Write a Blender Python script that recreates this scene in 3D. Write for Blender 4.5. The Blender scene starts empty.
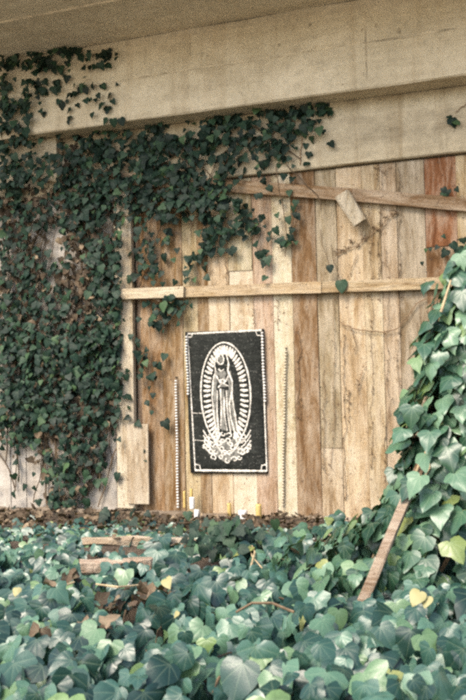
import bpy, bmesh, math, random
import numpy as np
from mathutils import Vector, Matrix, noise
random.seed(7); np.random.seed(7)
scene = bpy.context.scene
col = scene.collection
R = math.radians

# ------------------------------------------------------------------ camera
FPX = 972.0                                   # 50 mm lens on 24x36 film, portrait
YAW, PITCH, ROLL = R(21.8), R(2.4), R(1.2)
CAM = Vector((7.8*math.sin(YAW), -7.8*math.cos(YAW), 1.0))
F = Vector((-math.sin(YAW)*math.cos(PITCH), math.cos(YAW)*math.cos(PITCH), math.sin(PITCH)))
_R = F.cross(Vector((0, 0, 1))).normalized(); _U = _R.cross(F)
RC = _R*math.cos(ROLL) - _U*math.sin(ROLL)
UC = _U*math.cos(ROLL) + _R*math.sin(ROLL)
cd = bpy.data.cameras.new('camera'); cam = bpy.data.objects.new('camera', cd); col.objects.link(cam)
cd.sensor_fit = 'VERTICAL'; cd.sensor_height = 36.0; cd.sensor_width = 24.0; cd.lens = 50.0
cd.clip_end = 500.0
cd.dof.use_dof = True; cd.dof.focus_distance = 7.0; cd.dof.aperture_fstop = 5.0
cam.matrix_world = Matrix(((RC.x, UC.x, -F.x, CAM.x), (RC.y, UC.y, -F.y, CAM.y), (RC.z, UC.z, -F.z, CAM.z), (0, 0, 0, 1)))
scene.camera = cam

# ------------------------------------------------------------------ sky, sun, exposure
SUN_EL, SUN_AZ = R(46), R(200)                # azimuth: clockwise from +Y, the side the wall faces
w = bpy.data.worlds.new('World'); scene.world = w; w.use_nodes = True
nt = w.node_tree; nt.nodes.clear()
sky = nt.nodes.new('ShaderNodeTexSky'); sky.sky_type = 'NISHITA'; sky.sun_disc = False
sky.sun_elevation = SUN_EL; sky.sun_rotation = SUN_AZ
sky.air_density = 1.0; sky.dust_density = 3.0; sky.ozone_density = 1.0
bg = nt.nodes.new('ShaderNodeBackground'); bg.inputs[1].default_value = 0.15
wo = nt.nodes.new('ShaderNodeOutputWorld')
nt.links.new(sky.outputs[0], bg.inputs[0]); nt.links.new(bg.outputs[0], wo.inputs[0])
sl = bpy.data.lights.new('sun', 'SUN'); sl.energy = 1.5; sl.angle = R(25); sl.color = (1.0, 0.91, 0.76)
so = bpy.data.objects.new('sun', sl); col.objects.link(so)
sdir = Vector((math.sin(SUN_AZ)*math.cos(SUN_EL), math.cos(SUN_AZ)*math.cos(SUN_EL), math.sin(SUN_EL)))
so.rotation_euler = sdir.to_track_quat('Z', 'Y').to_euler(); so.location = sdir*20
scene.view_settings.view_transform = 'Standard'; scene.view_settings.look = 'None'
scene.view_settings.exposure = 1.4; scene.view_settings.gamma = 1.0
scene.view_settings.use_curve_mapping = False
scene.cycles.use_denoising = False
scene.cycles.filter_width = 2.9

# ------------------------------------------------------------------ measuring helpers (survey of the wall and the ground)
def ray(px, py): return F + RC*((px-233.0)/FPX) + UC*((350.0-py)/FPX)
def W(px, py, Y=0.0):                         # point of the vertical plane y = Y
    d = ray(px, py); return CAM + d*((Y-CAM.y)/d.y)
def G(px, py, z=0.0):                         # point of the level z
    d = ray(px, py); return CAM + d*((z-CAM.z)/d.z)
def D(px, py, dep): return CAM + ray(px, py)*dep
def proj(p):
    q = Vector(p)-CAM; dz = q.dot(F)
    return 233+FPX*q.dot(RC)/dz, 350-FPX*q.dot(UC)/dz, dz

# ------------------------------------------------------------------ object helpers
def tag(o, label=None, cat=None, group=None, kind=None):
    if label: o['label'] = label
    if cat: o['category'] = cat
    if group: o['group'] = group
    if kind: o['kind'] = kind
    return o
def thing(name, loc, label, cat, group=None):
    o = bpy.data.objects.new(name, None); col.objects.link(o); o.location = loc
    o.empty_display_size = 0.1
    return tag(o, label, cat, group)
def link(name, me, mat=None, parent=None, smooth=False):
    if mat is not None and not me.materials: me.materials.append(mat)
    o = bpy.data.objects.new(name, me); col.objects.link(o)
    if parent is not None:
        o.parent = parent
        o.matrix_parent_inverse = Matrix.Translation(-parent_world(parent))
    if smooth:
        for p in me.polygons: p.use_smooth = True
    return o
def parent_world(p):
    v = Vector(p.location)
    if p.parent is not None: v = Vector((0, 0, 0)) + v
    return v
class MB:
    def __init__(s): s.v = []; s.f = []; s.r = []
    def add(s, vs, fs, r=0.0):
        b = len(s.v); s.v += [tuple(p) for p in vs]; s.f += [tuple(b+i for i in f) for f in fs]; s.r += [r]*len(fs)
    def box(s, a, b, r=0.0):
        x0, y0, z0 = a; x1, y1, z1 = b
        s.add([(x0,y0,z0),(x1,y0,z0),(x1,y1,z0),(x0,y1,z0),(x0,y0,z1),(x1,y0,z1),(x1,y1,z1),(x0,y1,z1)],
              [(3,2,1,0),(4,5,6,7),(0,1,5,4),(1,2,6,5),(2,3,7,6),(3,0,4,7)], r)
    def tube(s, pts, rad, n=5, r=0.0, flat=1.0):
        pts = [Vector(p) for p in pts]; rr = rad if isinstance(rad, (list, tuple)) else [rad]*len(pts)
        vs = []; up = Vector((0.13, 0.21, 0.97))
        for i, p in enumerate(pts):
            t = (pts[min(i+1, len(pts)-1)]-pts[max(i-1, 0)])
            t = t.normalized() if t.length > 1e-9 else Vector((0,0,1))
            a = t.cross(up)
            if a.length < 1e-3: a = t.cross(Vector((1,0,0)))
            a.normalize(); b = t.cross(a)
            for k in range(n):
                q = 2*math.pi*k/n
                vs.append(p + a*(math.cos(q)*rr[i]) + b*(math.sin(q)*rr[i]*flat))
        fs = []
        for i in range(len(pts)-1):
            for k in range(n):
                fs.append((i*n+k, i*n+(k+1)%n, (i+1)*n+(k+1)%n, (i+1)*n+k))
        fs.append(tuple(range(n-1, -1, -1))); m = (len(pts)-1)*n; fs.append(tuple(m+k for k in range(n)))
        s.add(vs, fs, r)
    def lathe(s, c, prof, n=12, r=0.0):        # prof: (radius, height)
        vs = []; fs = []
        for (ra, h) in prof:
            for k in range(n):
                q = 2*math.pi*k/n; vs.append((c[0]+ra*math.cos(q), c[1]+ra*math.sin(q), c[2]+h))
        for i in range(len(prof)-1):
            for k in range(n): fs.append((i*n+k, i*n+(k+1)%n, (i+1)*n+(k+1)%n, (i+1)*n+k))
        fs.append(tuple(range(n-1, -1, -1))); m = (len(prof)-1)*n; fs.append(tuple(m+k for k in range(n)))
        s.add(vs, fs, r)
    def mesh(s, name):
        me = bpy.data.meshes.new(name); me.from_pydata(s.v, [], s.f); me.update()
        a = me.attributes.new('rnd', 'FLOAT', 'FACE'); a.data.foreach_set('value', s.r)
        return me
    def build(s, name, mat, parent=None, smooth=False): return link(name, s.mesh(name), mat, parent, smooth)

# ------------------------------------------------------------------ materials
def newmat(name):
    m = bpy.data.materials.new(name); m.use_nodes = True; t = m.node_tree
    return m, t, t.nodes['Principled BSDF']
def nd(t, kind, **kw):
    n = t.nodes.new(kind)
    for k, v in kw.items():
        if k.startswith('i_'):
            key = k[2:]; key = int(key) if key.isdigit() else key
            n.inputs[key].default_value = v
        else: setattr(n, k, v)
    return n
def math_n(t, op, a, b=None, clamp=False):
    n = nd(t, 'ShaderNodeMath', operation=op); n.use_clamp = clamp
    for i, x in enumerate((a, b)):
        if x is None: continue
        if isinstance(x, (int, float)): n.inputs[i].default_value = x
        else: t.links.new(x, n.inputs[i])
    return n.outputs[0]
def mix(t, fac, a, b, blend='MIX'):
    n = nd(t, 'ShaderNodeMix', data_type='RGBA', blend_type=blend)
    for s_, x in ((n.inputs[0], fac), (n.inputs[6], a), (n.inputs[7], b)):
        if isinstance(x, (int, float)): s_.default_value = x
        elif isinstance(x, tuple): s_.default_value = x if len(x) == 4 else (*x, 1)
        else: t.links.new(x, s_)
    return n.outputs[2]
def ramp(t, fac, stops, interp='LINEAR'):
    n = nd(t, 'ShaderNodeValToRGB'); n.color_ramp.interpolation = interp
    e = n.color_ramp.elements
    while len(e) < len(stops): e.new(0.5)
    for i, (p, c) in enumerate(stops):
        e[i].position = p; e[i].color = (c, c, c, 1) if isinstance(c, (int, float)) else (*c, 1)
    t.links.new(fac, n.inputs[0]); return n.outputs[0]
def coords(t, scale, rand=0.0):
    tc = nd(t, 'ShaderNodeTexCoord'); mp = nd(t, 'ShaderNodeMapping'); mp.inputs['Scale'].default_value = scale
    if rand:
        oi = nd(t, 'ShaderNodeObjectInfo'); va = nd(t, 'ShaderNodeVectorMath', operation='ADD')
        t.links.new(tc.outputs['Object'], va.inputs[0])
        t.links.new(math_n(t, 'MULTIPLY', oi.outputs['Random'], rand), va.inputs[1]); t.links.new(va.outputs[0], mp.inputs[0])
    else: t.links.new(tc.outputs['Object'], mp.inputs[0])
    return mp.outputs[0]
def noi(t, vec, scale, detail=4.0, rough=0.6, dist=0.0):
    n = nd(t, 'ShaderNodeTexNoise'); n.inputs['Scale'].default_value = scale; n.inputs['Detail'].default_value = detail
    n.inputs['Roughness'].default_value = rough; n.inputs['Distortion'].default_value = dist
    t.links.new(vec, n.inputs['Vector']); return n.outputs['Fac']
def bump(t, h, strength, dist, bsdf):
    b = nd(t, 'ShaderNodeBump'); b.inputs['Strength'].default_value = strength; b.inputs['Distance'].default_value = dist
    t.links.new(h, b.inputs['Height']); t.links.new(b.outputs[0], bsdf.inputs['Normal'])

def wood_material(name, rand=37.0, stretch='Z'):
    m, t, b = newmat(name)
    lo, hi = 1.0, 14.0
    sc = {'Z': (hi, hi, lo), 'X': (lo, hi, hi)}[stretch]
    oi = nd(t, 'ShaderNodeObjectInfo')
    v = coords(t, sc, rand); vi = coords(t, (1, 1, 1), rand); vm = coords(t, (3.0, 3.0, 1.0) if stretch == 'Z' else (1.0, 3.0, 3.0), rand)
    g1 = noi(t, v, 2.2, 6, 0.65, 0.6); g2 = noi(t, v, 9.0, 3, 0.6); bl = noi(t, vm, 1.6, 5, 0.62, 0.4); fl = noi(t, vi, 22.0, 5, 0.7)
    c = mix(t, 1.0, oi.outputs['Color'], ramp(t, g1, [(0.28, (0.76, 0.71, 0.66)), (0.5, 1.0), (0.75, (1.12, 1.1, 1.06))]), 'MULTIPLY')
    c = mix(t, 1.0, c, ramp(t, g2, [(0.3, 0.86), (0.55, 1.0), (0.8, 1.06)]), 'MULTIPLY')
    c = mix(t, ramp(t, bl, [(0.48, 0.0), (0.66, 0.75)]), c, mix(t, 1.0, c, (0.58, 0.49, 0.37), 'MULTIPLY'))
    mb_ = noi(t, coords(t, (2.4, 2.4, 0.5) if stretch == 'Z' else (0.5, 2.4, 2.4), rand), 6.0, 7, 0.75, 0.5); dr = noi(t, coords(t, (9, 9, 0.9) if stretch == 'Z' else (0.9, 9, 9), rand), 1.1, 5, 0.7, 1.2)
    c = mix(t, ramp(t, mb_, [(0.44, 0.0), (0.64, 0.8)]), c, mix(t, 0.5, c, (0.55, 0.47, 0.36)))
    c = mix(t, ramp(t, mb_, [(0.30, 0.95), (0.47, 0.0)]), c, mix(t, 1.0, c, (0.66, 0.56, 0.43), 'MULTIPLY'))
    c = mix(t, ramp(t, dr, [(0.52, 0.0), (0.68, 0.75)]), c, mix(t, 1.0, c, (0.56, 0.45, 0.32), 'MULTIPLY'))
    # pale peeling wash, more of it where the object's alpha says so
    th = math_n(t, 'SUBTRACT', 1.02, math_n(t, 'MULTIPLY', oi.outputs['Alpha'], 0.62))
    pm = math_n(t, 'ADD', math_n(t, 'MULTIPLY', bl, -0.6), math_n(t, 'ADD', math_n(t, 'MULTIPLY', fl, 0.45), 0.62))
    pk = math_n(t, 'MULTIPLY', math_n(t, 'SUBTRACT', pm, th), 6.0, True)
    c = mix(t, pk, c, (0.55, 0.475, 0.355))
    # small dark knots and specks
    sp = noi(t, vi, 38.0, 2, 0.5)
    c = mix(t, ramp(t, sp, [(0.66, 0.0), (0.72, 0.7)]), c, (0.09, 0.055, 0.035))
    t.links.new(c, b.inputs['Base Color']); b.inputs['Roughness'].default_value = 0.85; b.inputs['Specular IOR Level'].default_value = 0.2
    h = math_n(t, 'ADD', g1, math_n(t, 'ADD', math_n(t, 'MULTIPLY', g2, 0.5), math_n(t, 'MULTIPLY', fl, 0.5)))
    bump(t, math_n(t, 'ADD', h, mb_), 0.8, 0.014, b)
    return m
def concrete_material(name, base, dark, light, sx=0.6, fine=1.0, stain=0.6):
    m, t, b = newmat(name)
    vs = coords(t, (sx, 5.0, 7.0)); v = coords(t, (1, 1, 1))
    s1 = noi(t, vs, 1.3, 6, 0.6, 0.3); bl = noi(t, v, 1.7, 6, 0.65, 0.5); fi = noi(t, v, 26.0*fine, 5, 0.7); pt = noi(t, v, 13.0, 2, 0.5)
    c = mix(t, ramp(t, s1, [(0.32, 0.0), (0.7, 1.0)]), dark, base)
    c = mix(t, ramp(t, bl, [(0.45, 0.0), (0.75, 0.85)]), c, light)
    c = mix(t, math_n(t, 'MULTIPLY', ramp(t, bl, [(0.25, 1.0), (0.42, 0.0)]), stain), c, tuple(0.55*x for x in dark))
    c = mix(t, 1.0, c, ramp(t, fi, [(0.25, 0.78), (0.5, 1.0), (0.8, 1.1)]), 'MULTIPLY')
    dr = noi(t, coords(t, (5, 5, 0.35)), 1.2, 6, 0.7, 0.6)
    c = mix(t, math_n(t, 'MULTIPLY', ramp(t, dr, [(0.50, 0.0), (0.68, 0.75)]), stain+.25), c, mix(t, 1.0, c, (0.62, 0.55, 0.46), 'MULTIPLY'))
    c = mix(t, ramp(t, pt, [(0.72, 0.0), (0.76, 0.6)]), c, tuple(0.35*x for x in dark))
    t.links.new(c, b.inputs['Base Color']); b.inputs['Roughness'].default_value = 0.9; b.inputs['Specular IOR Level'].default_value = 0.15
    bump(t, math_n(t, 'ADD', fi, math_n(t, 'ADD', s1, bl)), 0.6, 0.012, b)
    return m
def leaf_material(name, stops, vein=0.5, rough=0.38, spec=0.55, sheen=0.0):
    m, t, b = newmat(name)
    oi = nd(t, 'ShaderNodeObjectInfo'); at = nd(t, 'ShaderNodeAttribute'); at.attribute_name = 'rnd'
    rn = math_n(t, 'FRACT', math_n(t, 'ADD', math_n(t, 'MULTIPLY', oi.outputs['Random'], 7.31), at.outputs['Fac']))
    c = ramp(t, rn, stops)
    uv = nd(t, 'ShaderNodeUVMap'); uv.uv_map = 'UVMap'; sx = nd(t, 'ShaderNodeSeparateXYZ'); t.links.new(uv.outputs[0], sx.inputs[0])
    u, v = sx.outputs[0], sx.outputs[1]
    best = None
    for a in (0.0, 0.62, -0.62, 1.25, -1.25):
        d = math_n(t, 'ABSOLUTE', math_n(t, 'SUBTRACT', math_n(t, 'MULTIPLY', u, math.cos(a)), math_n(t, 'MULTIPLY', v, math.sin(a))))
        al = math_n(t, 'ADD', math_n(t, 'MULTIPLY', u, math.sin(a)), math_n(t, 'MULTIPLY', v, math.cos(a)))
        d = math_n(t, 'ADD', d, math_n(t, 'MULTIPLY', math_n(t, 'LESS_THAN', al, 0.0), 1.0))
        d = math_n(t, 'ADD', d, math_n(t, 'MULTIPLY', math_n(t, 'ABSOLUTE', al), 0.012))
        best = d if best is None else math_n(t, 'MINIMUM', best, d)
    vm = math_n(t, 'MULTIPLY', ramp(t, best, [(0.008, 1.0), (0.030, 0.0)]), vein)
    tc = coords(t, (1, 1, 1)); mo = noi(t, tc, 30.0, 4, 0.6); mo2 = noi(t, tc, 140.0, 3, 0.6)
    c = mix(t, 1.0, c, ramp(t, mo, [(0.3, 0.72), (0.55, 1.0), (0.8, 1.22)]), 'MULTIPLY')
    c = mix(t, vm, c, (0.30, 0.38, 0.24))
    c = mix(t, ramp(t, mo2, [(0.70, 0.0), (0.78, 0.5)]), c, (0.20, 0.17, 0.09))     # specks of dust and blemish
    c = mix(t, math_n(t, 'LESS_THAN', v, -0.2), c, (0.20, 0.17, 0.08))              # the leaf stalk
    t.links.new(c, b.inputs['Base Color'])
    t.links.new(ramp(t, mo, [(0.3, rough-0.06), (0.7, rough+0.16)]), b.inputs['Roughness'])
    b.inputs['Specular IOR Level'].default_value = spec
    b.inputs['Coat Weight'].default_value = sheen; b.inputs['Coat Roughness'].default_value = 0.3
    bump(t, math_n(t, 'ADD', math_n(t, 'MULTIPLY', ramp(t, best, [(0.0, 0.0), (0.10, 1.0)]), 1.0), math_n(t, 'MULTIPLY', mo, 0.8)), 0.18, 0.004, b)
    # thin leaf lets a little light through
    tr = nd(t, 'ShaderNodeBsdfTranslucent'); t.links.new(mix(t, 1.0, c, (1.2, 1.3, 0.5), 'MULTIPLY'), tr.inputs[0])
    ms = nd(t, 'ShaderNodeMixShader'); ms.inputs[0].default_value = 0.16
    out = t.nodes['Material Output']
    t.links.new(b.outputs[0], ms.inputs[1]); t.links.new(tr.outputs[0], ms.inputs[2]); t.links.new(ms.outputs[0], out.inputs[0])
    return m
def plain(name, c, rough=0.7, var=0.25, scale=30.0, spec=0.3, bumpd=0.002):
    m, t, b = newmat(name); v = coords(t, (1, 1, 1)); n = noi(t, v, scale, 5, 0.65)
    at = nd(t, 'ShaderNodeAttribute'); at.attribute_name = 'rnd'
    cc = mix(t, 1.0, c, ramp(t, n, [(0.25, 1-var*1.6), (0.5, 1.0), (0.8, 1+var)]), 'MULTIPLY')
    cc = mix(t, 1.0, cc, ramp(t, at.outputs['Fac'], [(0.0, 1.0), (1.0, 0.45)]), 'MULTIPLY')
    t.links.new(cc, b.inputs['Base Color']); b.inputs['Roughness'].default_value = rough; b.inputs['Specular IOR Level'].default_value = spec
    bump(t, n, 0.5, bumpd, b); return m

M_PLANK = wood_material('weathered_planks')
M_BATTEN = wood_material('weathered_battens', 37.0, 'X')
M_BEAM = concrete_material('cream_concrete', (0.58, 0.505, 0.36), (0.46, 0.39, 0.27), (0.67, 0.59, 0.44), 0.22, 0.7, 0.3)
M_LINTEL = concrete_material('stained_concrete', (0.50, 0.43, 0.30), (0.30, 0.25, 0.17), (0.60, 0.52, 0.37), 0.5, 1.0, 0.55)
M_PANEL = concrete_material('grey_panels', (0.44, 0.40, 0.35), (0.29, 0.26, 0.22), (0.54, 0.50, 0.44), 3.0, 1.0, 0.5)
M_RIDGE = plain('pale_ridge', (0.55, 0.47, 0.335, 1), 0.9, 0.4, 6.0, 0.1)
M_FOOT = concrete_material('footing_concrete', (0.24, 0.19, 0.14), (0.13, 0.10, 0.07), (0.33, 0.28, 0.22), 1.5, 0.8, 0.6)
M_LOG = wood_material('grey_timber', 20.0, 'X')
M_TWIG = plain('twig_bark', (0.16, 0.11, 0.065, 1), 0.85, 0.4, 25.0)
M_PALETWIG = plain('pale_twig', (0.42, 0.32, 0.19, 1), 0.8, 0.3, 30.0)
M_BEAD = plain('white_bead', (0.70, 0.68, 0.64, 1), 0.35, 0.2, 60.0, 0.5)
M_BEADC = plain('cream_bead', (0.50, 0.43, 0.31, 1), 0.5, 0.2, 60.0, 0.4)
M_CORD = plain('dark_cord', (0.05, 0.045, 0.04, 1), 0.8, 0.3)
M_WHITE = plain('chalk_white', (0.60, 0.56, 0.49, 1), 0.8, 0.75, 75.0, 0.2)
M_WAXW = plain('white_wax', (0.74, 0.71, 0.66, 1), 0.45, 0.1, 20.0, 0.4)
M_WAXY = plain('yellow_wax', (0.52, 0.37, 0.13, 1), 0.45, 0.15, 20.0, 0.4)
M_WICK = plain('wick', (0.03, 0.025, 0.02, 1), 0.9, 0.2)
LG = leaf_material('ground_ivy_leaf', [(0.0, (0.012, 0.036, 0.028)), (0.30, (0.026, 0.072, 0.056)), (0.62, (0.055, 0.128, 0.095)), (0.86, (0.10, 0.195, 0.125)),
                   (0.95, (0.13, 0.22, 0.10)), (0.988, (0.16, 0.24, 0.08)), (1.0, (0.26, 0.26, 0.09))], 0.16, 0.25, 0.45, 0.06)
LR = leaf_material('tall_ivy_leaf', [(0.0, (0.018, 0.050, 0.030)), (0.35, (0.030, 0.080, 0.045)), (0.65, (0.070, 0.150, 0.090)), (0.90, (0.15, 0.255, 0.15)),
                   (0.985, (0.16, 0.24, 0.08)), (0.995, (0.26, 0.26, 0.07)), (1.0, (0.28, 0.25, 0.06))], 0.22, 0.26, 0.50, 0.1)
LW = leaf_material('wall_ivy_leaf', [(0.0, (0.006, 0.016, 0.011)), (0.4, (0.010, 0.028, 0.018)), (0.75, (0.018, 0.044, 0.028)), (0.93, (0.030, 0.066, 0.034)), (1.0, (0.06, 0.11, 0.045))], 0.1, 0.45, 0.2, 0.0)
LD = leaf_material('dead_leaf', [(0.0, (0.045, 0.032, 0.022)), (0.4, (0.075, 0.052, 0.034)), (0.7, (0.12, 0.082, 0.053)), (0.92, (0.20, 0.145, 0.095)), (1.0, (0.36, 0.27, 0.18))], 0.15, 0.7, 0.2, 0.0)

# ------------------------------------------------------------------ the ground
def ground_z(x, y):
    s = min(1.0, max(0.0, (-1.35-y)/1.2)); s = s*s*(3-2*s)
    return -0.34*s + 0.035*noise.noise(Vector((x*1.3, y*1.3, 0))) + 0.015*noise.noise(Vector((x*5, y*5, 3)))
def soil_material():
    m, t, b = newmat('soil'); v = coords(t, (1, 1, 1))
    a = noi(t, v, 3.0, 6, 0.65); f = noi(t, v, 42.0, 6, 0.75); g = noi(t, v, 18.0, 3, 0.6)
    c = ramp(t, a, [(0.3, (0.060, 0.042, 0.028)), (0.55, (0.12, 0.085, 0.057)), (0.8, (0.19, 0.145, 0.10))])
    c = mix(t, 1.0, c, ramp(t, f, [(0.25, 0.5), (0.5, 1.0), (0.8, 1.5)]), 'MULTIPLY')
    c = mix(t, ramp(t, g, [(0.62, 0.0), (0.70, 0.6)]), c, (0.26, 0.20, 0.14))
    t.links.new(c, b.inputs['Base Color']); b.inputs['Roughness'].default_value = 0.95
    bump(t, f, 1.0, 0.03, b); return m
M_SOIL = soil_material()
gm = MB()
xs = list(np.concatenate([[-60, -30, -15, -8], np.linspace(-5, 6, 90), [9, 16, 30, 60]])); ys = list(np.concatenate([[-90, -45, -25, -14], np.linspace(-9, 0.1, 76)]))
vs = [(x, y, ground_z(x, y) if -9 <= y and -8 < x < 9 else -0.34) for y in ys for x in xs]; n = len(xs)
gm.add(vs, [(j*n+i, j*n+i+1, (j+1)*n+i+1, (j+1)*n+i) for j in range(len(ys)-1) for i in range(n-1)])
tag(gm.build('ground', M_SOIL, None, True), 'brown soil with dead leaf litter under the ivy', None, None, 'structure')

pm_ = MB(); pm_.box((-30, -40, -0.42), (30, -5.6, -0.27))  # added out of frame, pale to bounce light onto the beam and wall
tag(pm_.build('bounce_ground', plain('pale_bounce', (0.50, 0.43, 0.32, 1), 0.95, 0.3, 8.0)), 'added pale ground out of view that bounces light upward', None, None, 'structure')
# ------------------------------------------------------------------ concrete: bridge deck, beam, lintel, backing wall
XL, XR = -7.0, 7.5
BF = -0.30                                     # front of the beam
zb = W(233, 107, BF).z; z_top = W(150, 36, BF).z
def long_block(name, prof, label, cat, mat, jit=0.006, x0=XL, x1=XR, step=0.25, seed=0):
    """prof: closed list of (y, z) going round; lofted along x with slightly uneven arrises"""
    mb = MB(); n = len(prof); N = int((x1-x0)/step)+1; vs = []
    for i in range(N):
        x = x0+(x1-x0)*i/(N-1)
        for k, (y, z) in enumerate(prof):
            vs.append((x, y+jit*noise.noise(Vector((x*2.3, k*7.1+seed, 1)))+0.5*jit*noise.noise(Vector((x*9, k*7.1, 5))), z+jit*noise.noise(Vector((x*2.1, k*5.3+seed, 9)))+0.6*jit*noise.noise(Vector((x*11, k*3.3, 2)))))
    fs = [(i*n+k, i*n+(k+1)%n, (i+1)*n+(k+1)%n, (i+1)*n+k) for i in range(N-1) for k in range(n)]
    fs += [tuple(range(n-1, -1, -1)), tuple((N-1)*n+k for k in range(n))]
    mb.add(vs, fs); o = mb.build(name, mat); bm = bmesh.new(); bm.from_mesh(o.data); bmesh.ops.recalc_face_normals(bm, faces=bm.faces); bm.to_mesh(o.data); bm.free()
    return tag(o, label, cat)
beam = long_block('concrete_beam', [(BF, z_top), (BF, zb+0.012), (BF+0.012, zb), (0.05, zb), (0.05, z_top)], 'long cream concrete beam across the top, above the plank wall', 'beam', M_BEAM)
y_edge = -1.48
deck = long_block('bridge_deck', [(y_edge, z_top+0.004), (3.5, z_top+0.004), (3.5, z_top+0.5), (y_edge, z_top+0.5)], 'cream concrete underside of the bridge deck above the beam at the upper left', 'slab', concrete_material('pale_deck_concrete', (0.64, 0.565, 0.42), (0.54, 0.47, 0.34), (0.72, 0.64, 0.49), 0.22, 0.7, 0.2), seed=40)
mb = MB(); a, b_ = G(0, 23, z_top), G(100, 3, z_top); yl_ = (a.y+b_.y)/2      # joint left by the shuttering of the deck
pts = [(XL+.02+(XR-XL-.04)*i/99, yl_+.006*noise.noise(Vector((i*.3, 2, 0))), z_top+0.003) for i in range(100)]
mb.tube(pts, [0.012+0.006*noise.noise(Vector((i*.4, 1, 1))) for i in range(100)], 6); mb.build('form_ridge', M_RIDGE, deck)
for py0 in (76,):                            # fins left by the shuttering
    mb = MB(); pts = []
    zz = W(150, py0, BF).z
    for i in range(120):
        x = XL+0.02+(XR-XL-0.04)*i/119
        pts.append((x, BF-0.001, zz+0.008*noise.noise(Vector((x*1.7, py0, 0)))))
    mb.tube(pts, [0.0015+0.0035*abs(noise.noise(Vector((p[0]*3, py0, 7)))) for p in pts], 6, 0.0, 4.0)
    mb.build('form_ridge', M_RIDGE, beam)
for px in (366, 20, 190):
    mb = MB(); p = W(px, 50, BF); q = 2.0 if px == 366 else 1.0
    zt = min(W(px, 12 if px == 366 else 35, BF).z, z_top-.01); z1 = W(px, 80 if px == 366 else 60, BF).z
    pts = [(p.x+0.003*noise.noise(Vector((k*.9, px, 0))), BF-0.001, zt+(z1-zt)*k/14) for k in range(15)]
    mb.tube(pts, [0.003*q+0.003*abs(noise.noise(Vector((k, px, 3)))) for k in range(15)], 5); mb.build('form_ridge', M_RIDGE, beam)
for (px, py, s) in ((399, 31, .020), (362, 30, .014), (376, 26, .012), (363, 74, .018), (279, 45, .012), (315, 47, .012), (352, 66, .012)):
    mb = MB(); p = W(px, py, BF); vs = []
    for k in range(8):
        a = 2*math.pi*k/8; r_ = s*(0.7+0.5*random.random()); vs.append((p.x+r_*math.cos(a)*0.8, BF-0.003, p.z+r_*1.3*math.sin(a)))
    vs.append((p.x, BF-0.012, p.z)); mb.add(vs+[(v[0], BF+0.004, v[2]) for v in vs[:8]], [(k, (k+1) % 8, 8) for k in range(8)]+[(k, 9+k, 9+(k+1) % 8, (k+1) % 8) for k in range(8)])
    mb.build('mortar_blob', M_RIDGE, beam)
LZ = W(380, 161, -0.07).z
lintel = long_block('concrete_lintel', [(-0.07, zb-0.004), (-0.07, LZ+0.01), (-0.06, LZ), (0.10, LZ), (0.10, zb-0.004)], 'stained concrete band between the beam and the plank tops', 'lintel', M_LINTEL, 0.007, seed=80)
back = MB(); back.box((XL, 0.10, -0.4), (XR, 0.5, z_top)); tag(back.build('backing_wall', M_LINTEL), 'dark concrete wall behind the planks and panels', 'wall')
# corbel under the beam at the left, wedge shaped
mb = MB(); a = W(4, 137, -0.22); x0, x1 = W(-14, 150, -0.22).x, W(52, 160, -0.22).x
zl, zr = W(2, 163, -0.22).z, W(54, 180, -0.22).z; zt = zb-0.006
mb.add([(x0,-.15,zl),(x1,-.15,zr),(x1,-.071,zr-.02),(x0,-.071,zl-.02),(x0,-.15,zt),(x1,-.15,zt),(x1,-.071,zt),(x0,-.071,zt)],
       [(3,2,1,0),(4,5,6,7),(0,1,5,4),(1,2,6,5),(2,3,7,6),(3,0,4,7)])
tag(mb.build('concrete_corbel', M_LINTEL), 'wedge shaped concrete corbel under the left end of the beam', 'corbel')

# ------------------------------------------------------------------ the plank wall
def wx(px, py=330, Y=-0.02): return W(px, py, Y).x
pw = thing('plank_wall', (wx(300), 0.0, 0.0), 'wall of upright weathered cream and brown planks behind the dark picture', 'wall')
def plank_mesh(x0, x1, z0, z1, y0, y1, seed, wav=0.004, axis='z', tiltx=0.0, tilty=0.0):
    """a board with softly uneven edges; axis is the long direction"""
    segs = max(2, min(7, int(abs(z1-z0)/0.35)+1)); vs = []
    for i in range(segs+1):
        f = i/segs; z = z0+(z1-z0)*f
        e = [wav*noise.noise(Vector((z*2.2+j*11.3, seed*3.1, j))) for j in range(4)]
        o = tiltx*(f-0.5); d = tilty*(f-0.5); c = 0.003
        jz = 0.0
        a, b_ = x0+e[0]+o, x1+e[1]+o
        ring = [(a, y1+d), (a, y0+c+d), (a+c, y0+d+e[2]*0.6), (b_-c, y0+d+e[3]*0.6), (b_, y0+c+d), (b_, y1+d)]
        for (x, y) in ring:
            if i in (0, segs): jz = 0.006*noise.noise(Vector((x*30, seed, i)))
            vs.append((x, y, z+jz) if axis == 'z' else (z+jz, y, x))
    n = 6; fs = [(i*n+k, i*n+(k+1) % n, (i+1)*n+(k+1) % n, (i+1)*n+k) for i in range(segs) for k in range(n)]
    fs += [tuple(range(n-1, -1, -1)), tuple(segs*n+k for k in range(n))]
    me = bpy.data.meshes.new('plank'); me.from_pydata(vs, [], fs)
    bm = bmesh.new(); bm.from_mesh(me); bmesh.ops.recalc_face_normals(bm, faces=bm.faces); bm.to_mesh(me); bm.free()
    return me
CREAM = (0.45, 0.375, 0.24, 0.7); CREAM2 = (0.39, 0.32, 0.20, 0.55); PALE = (0.50, 0.435, 0.30, 0.9)
BROWN = (0.205, 0.122, 0.058, 0.10); BROWN2 = (0.245, 0.150, 0.076, 0.14); RED = (0.20, 0.095, 0.044, 0.0)
GREY = (0.28, 0.225, 0.155, 0.3); GREYL = (0.40, 0.325, 0.235, 0.6); PINK = (0.43, 0.36, 0.235, 0.65); GAP_SHADE = (0.14, 0.088, 0.052, 0.05)
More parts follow.
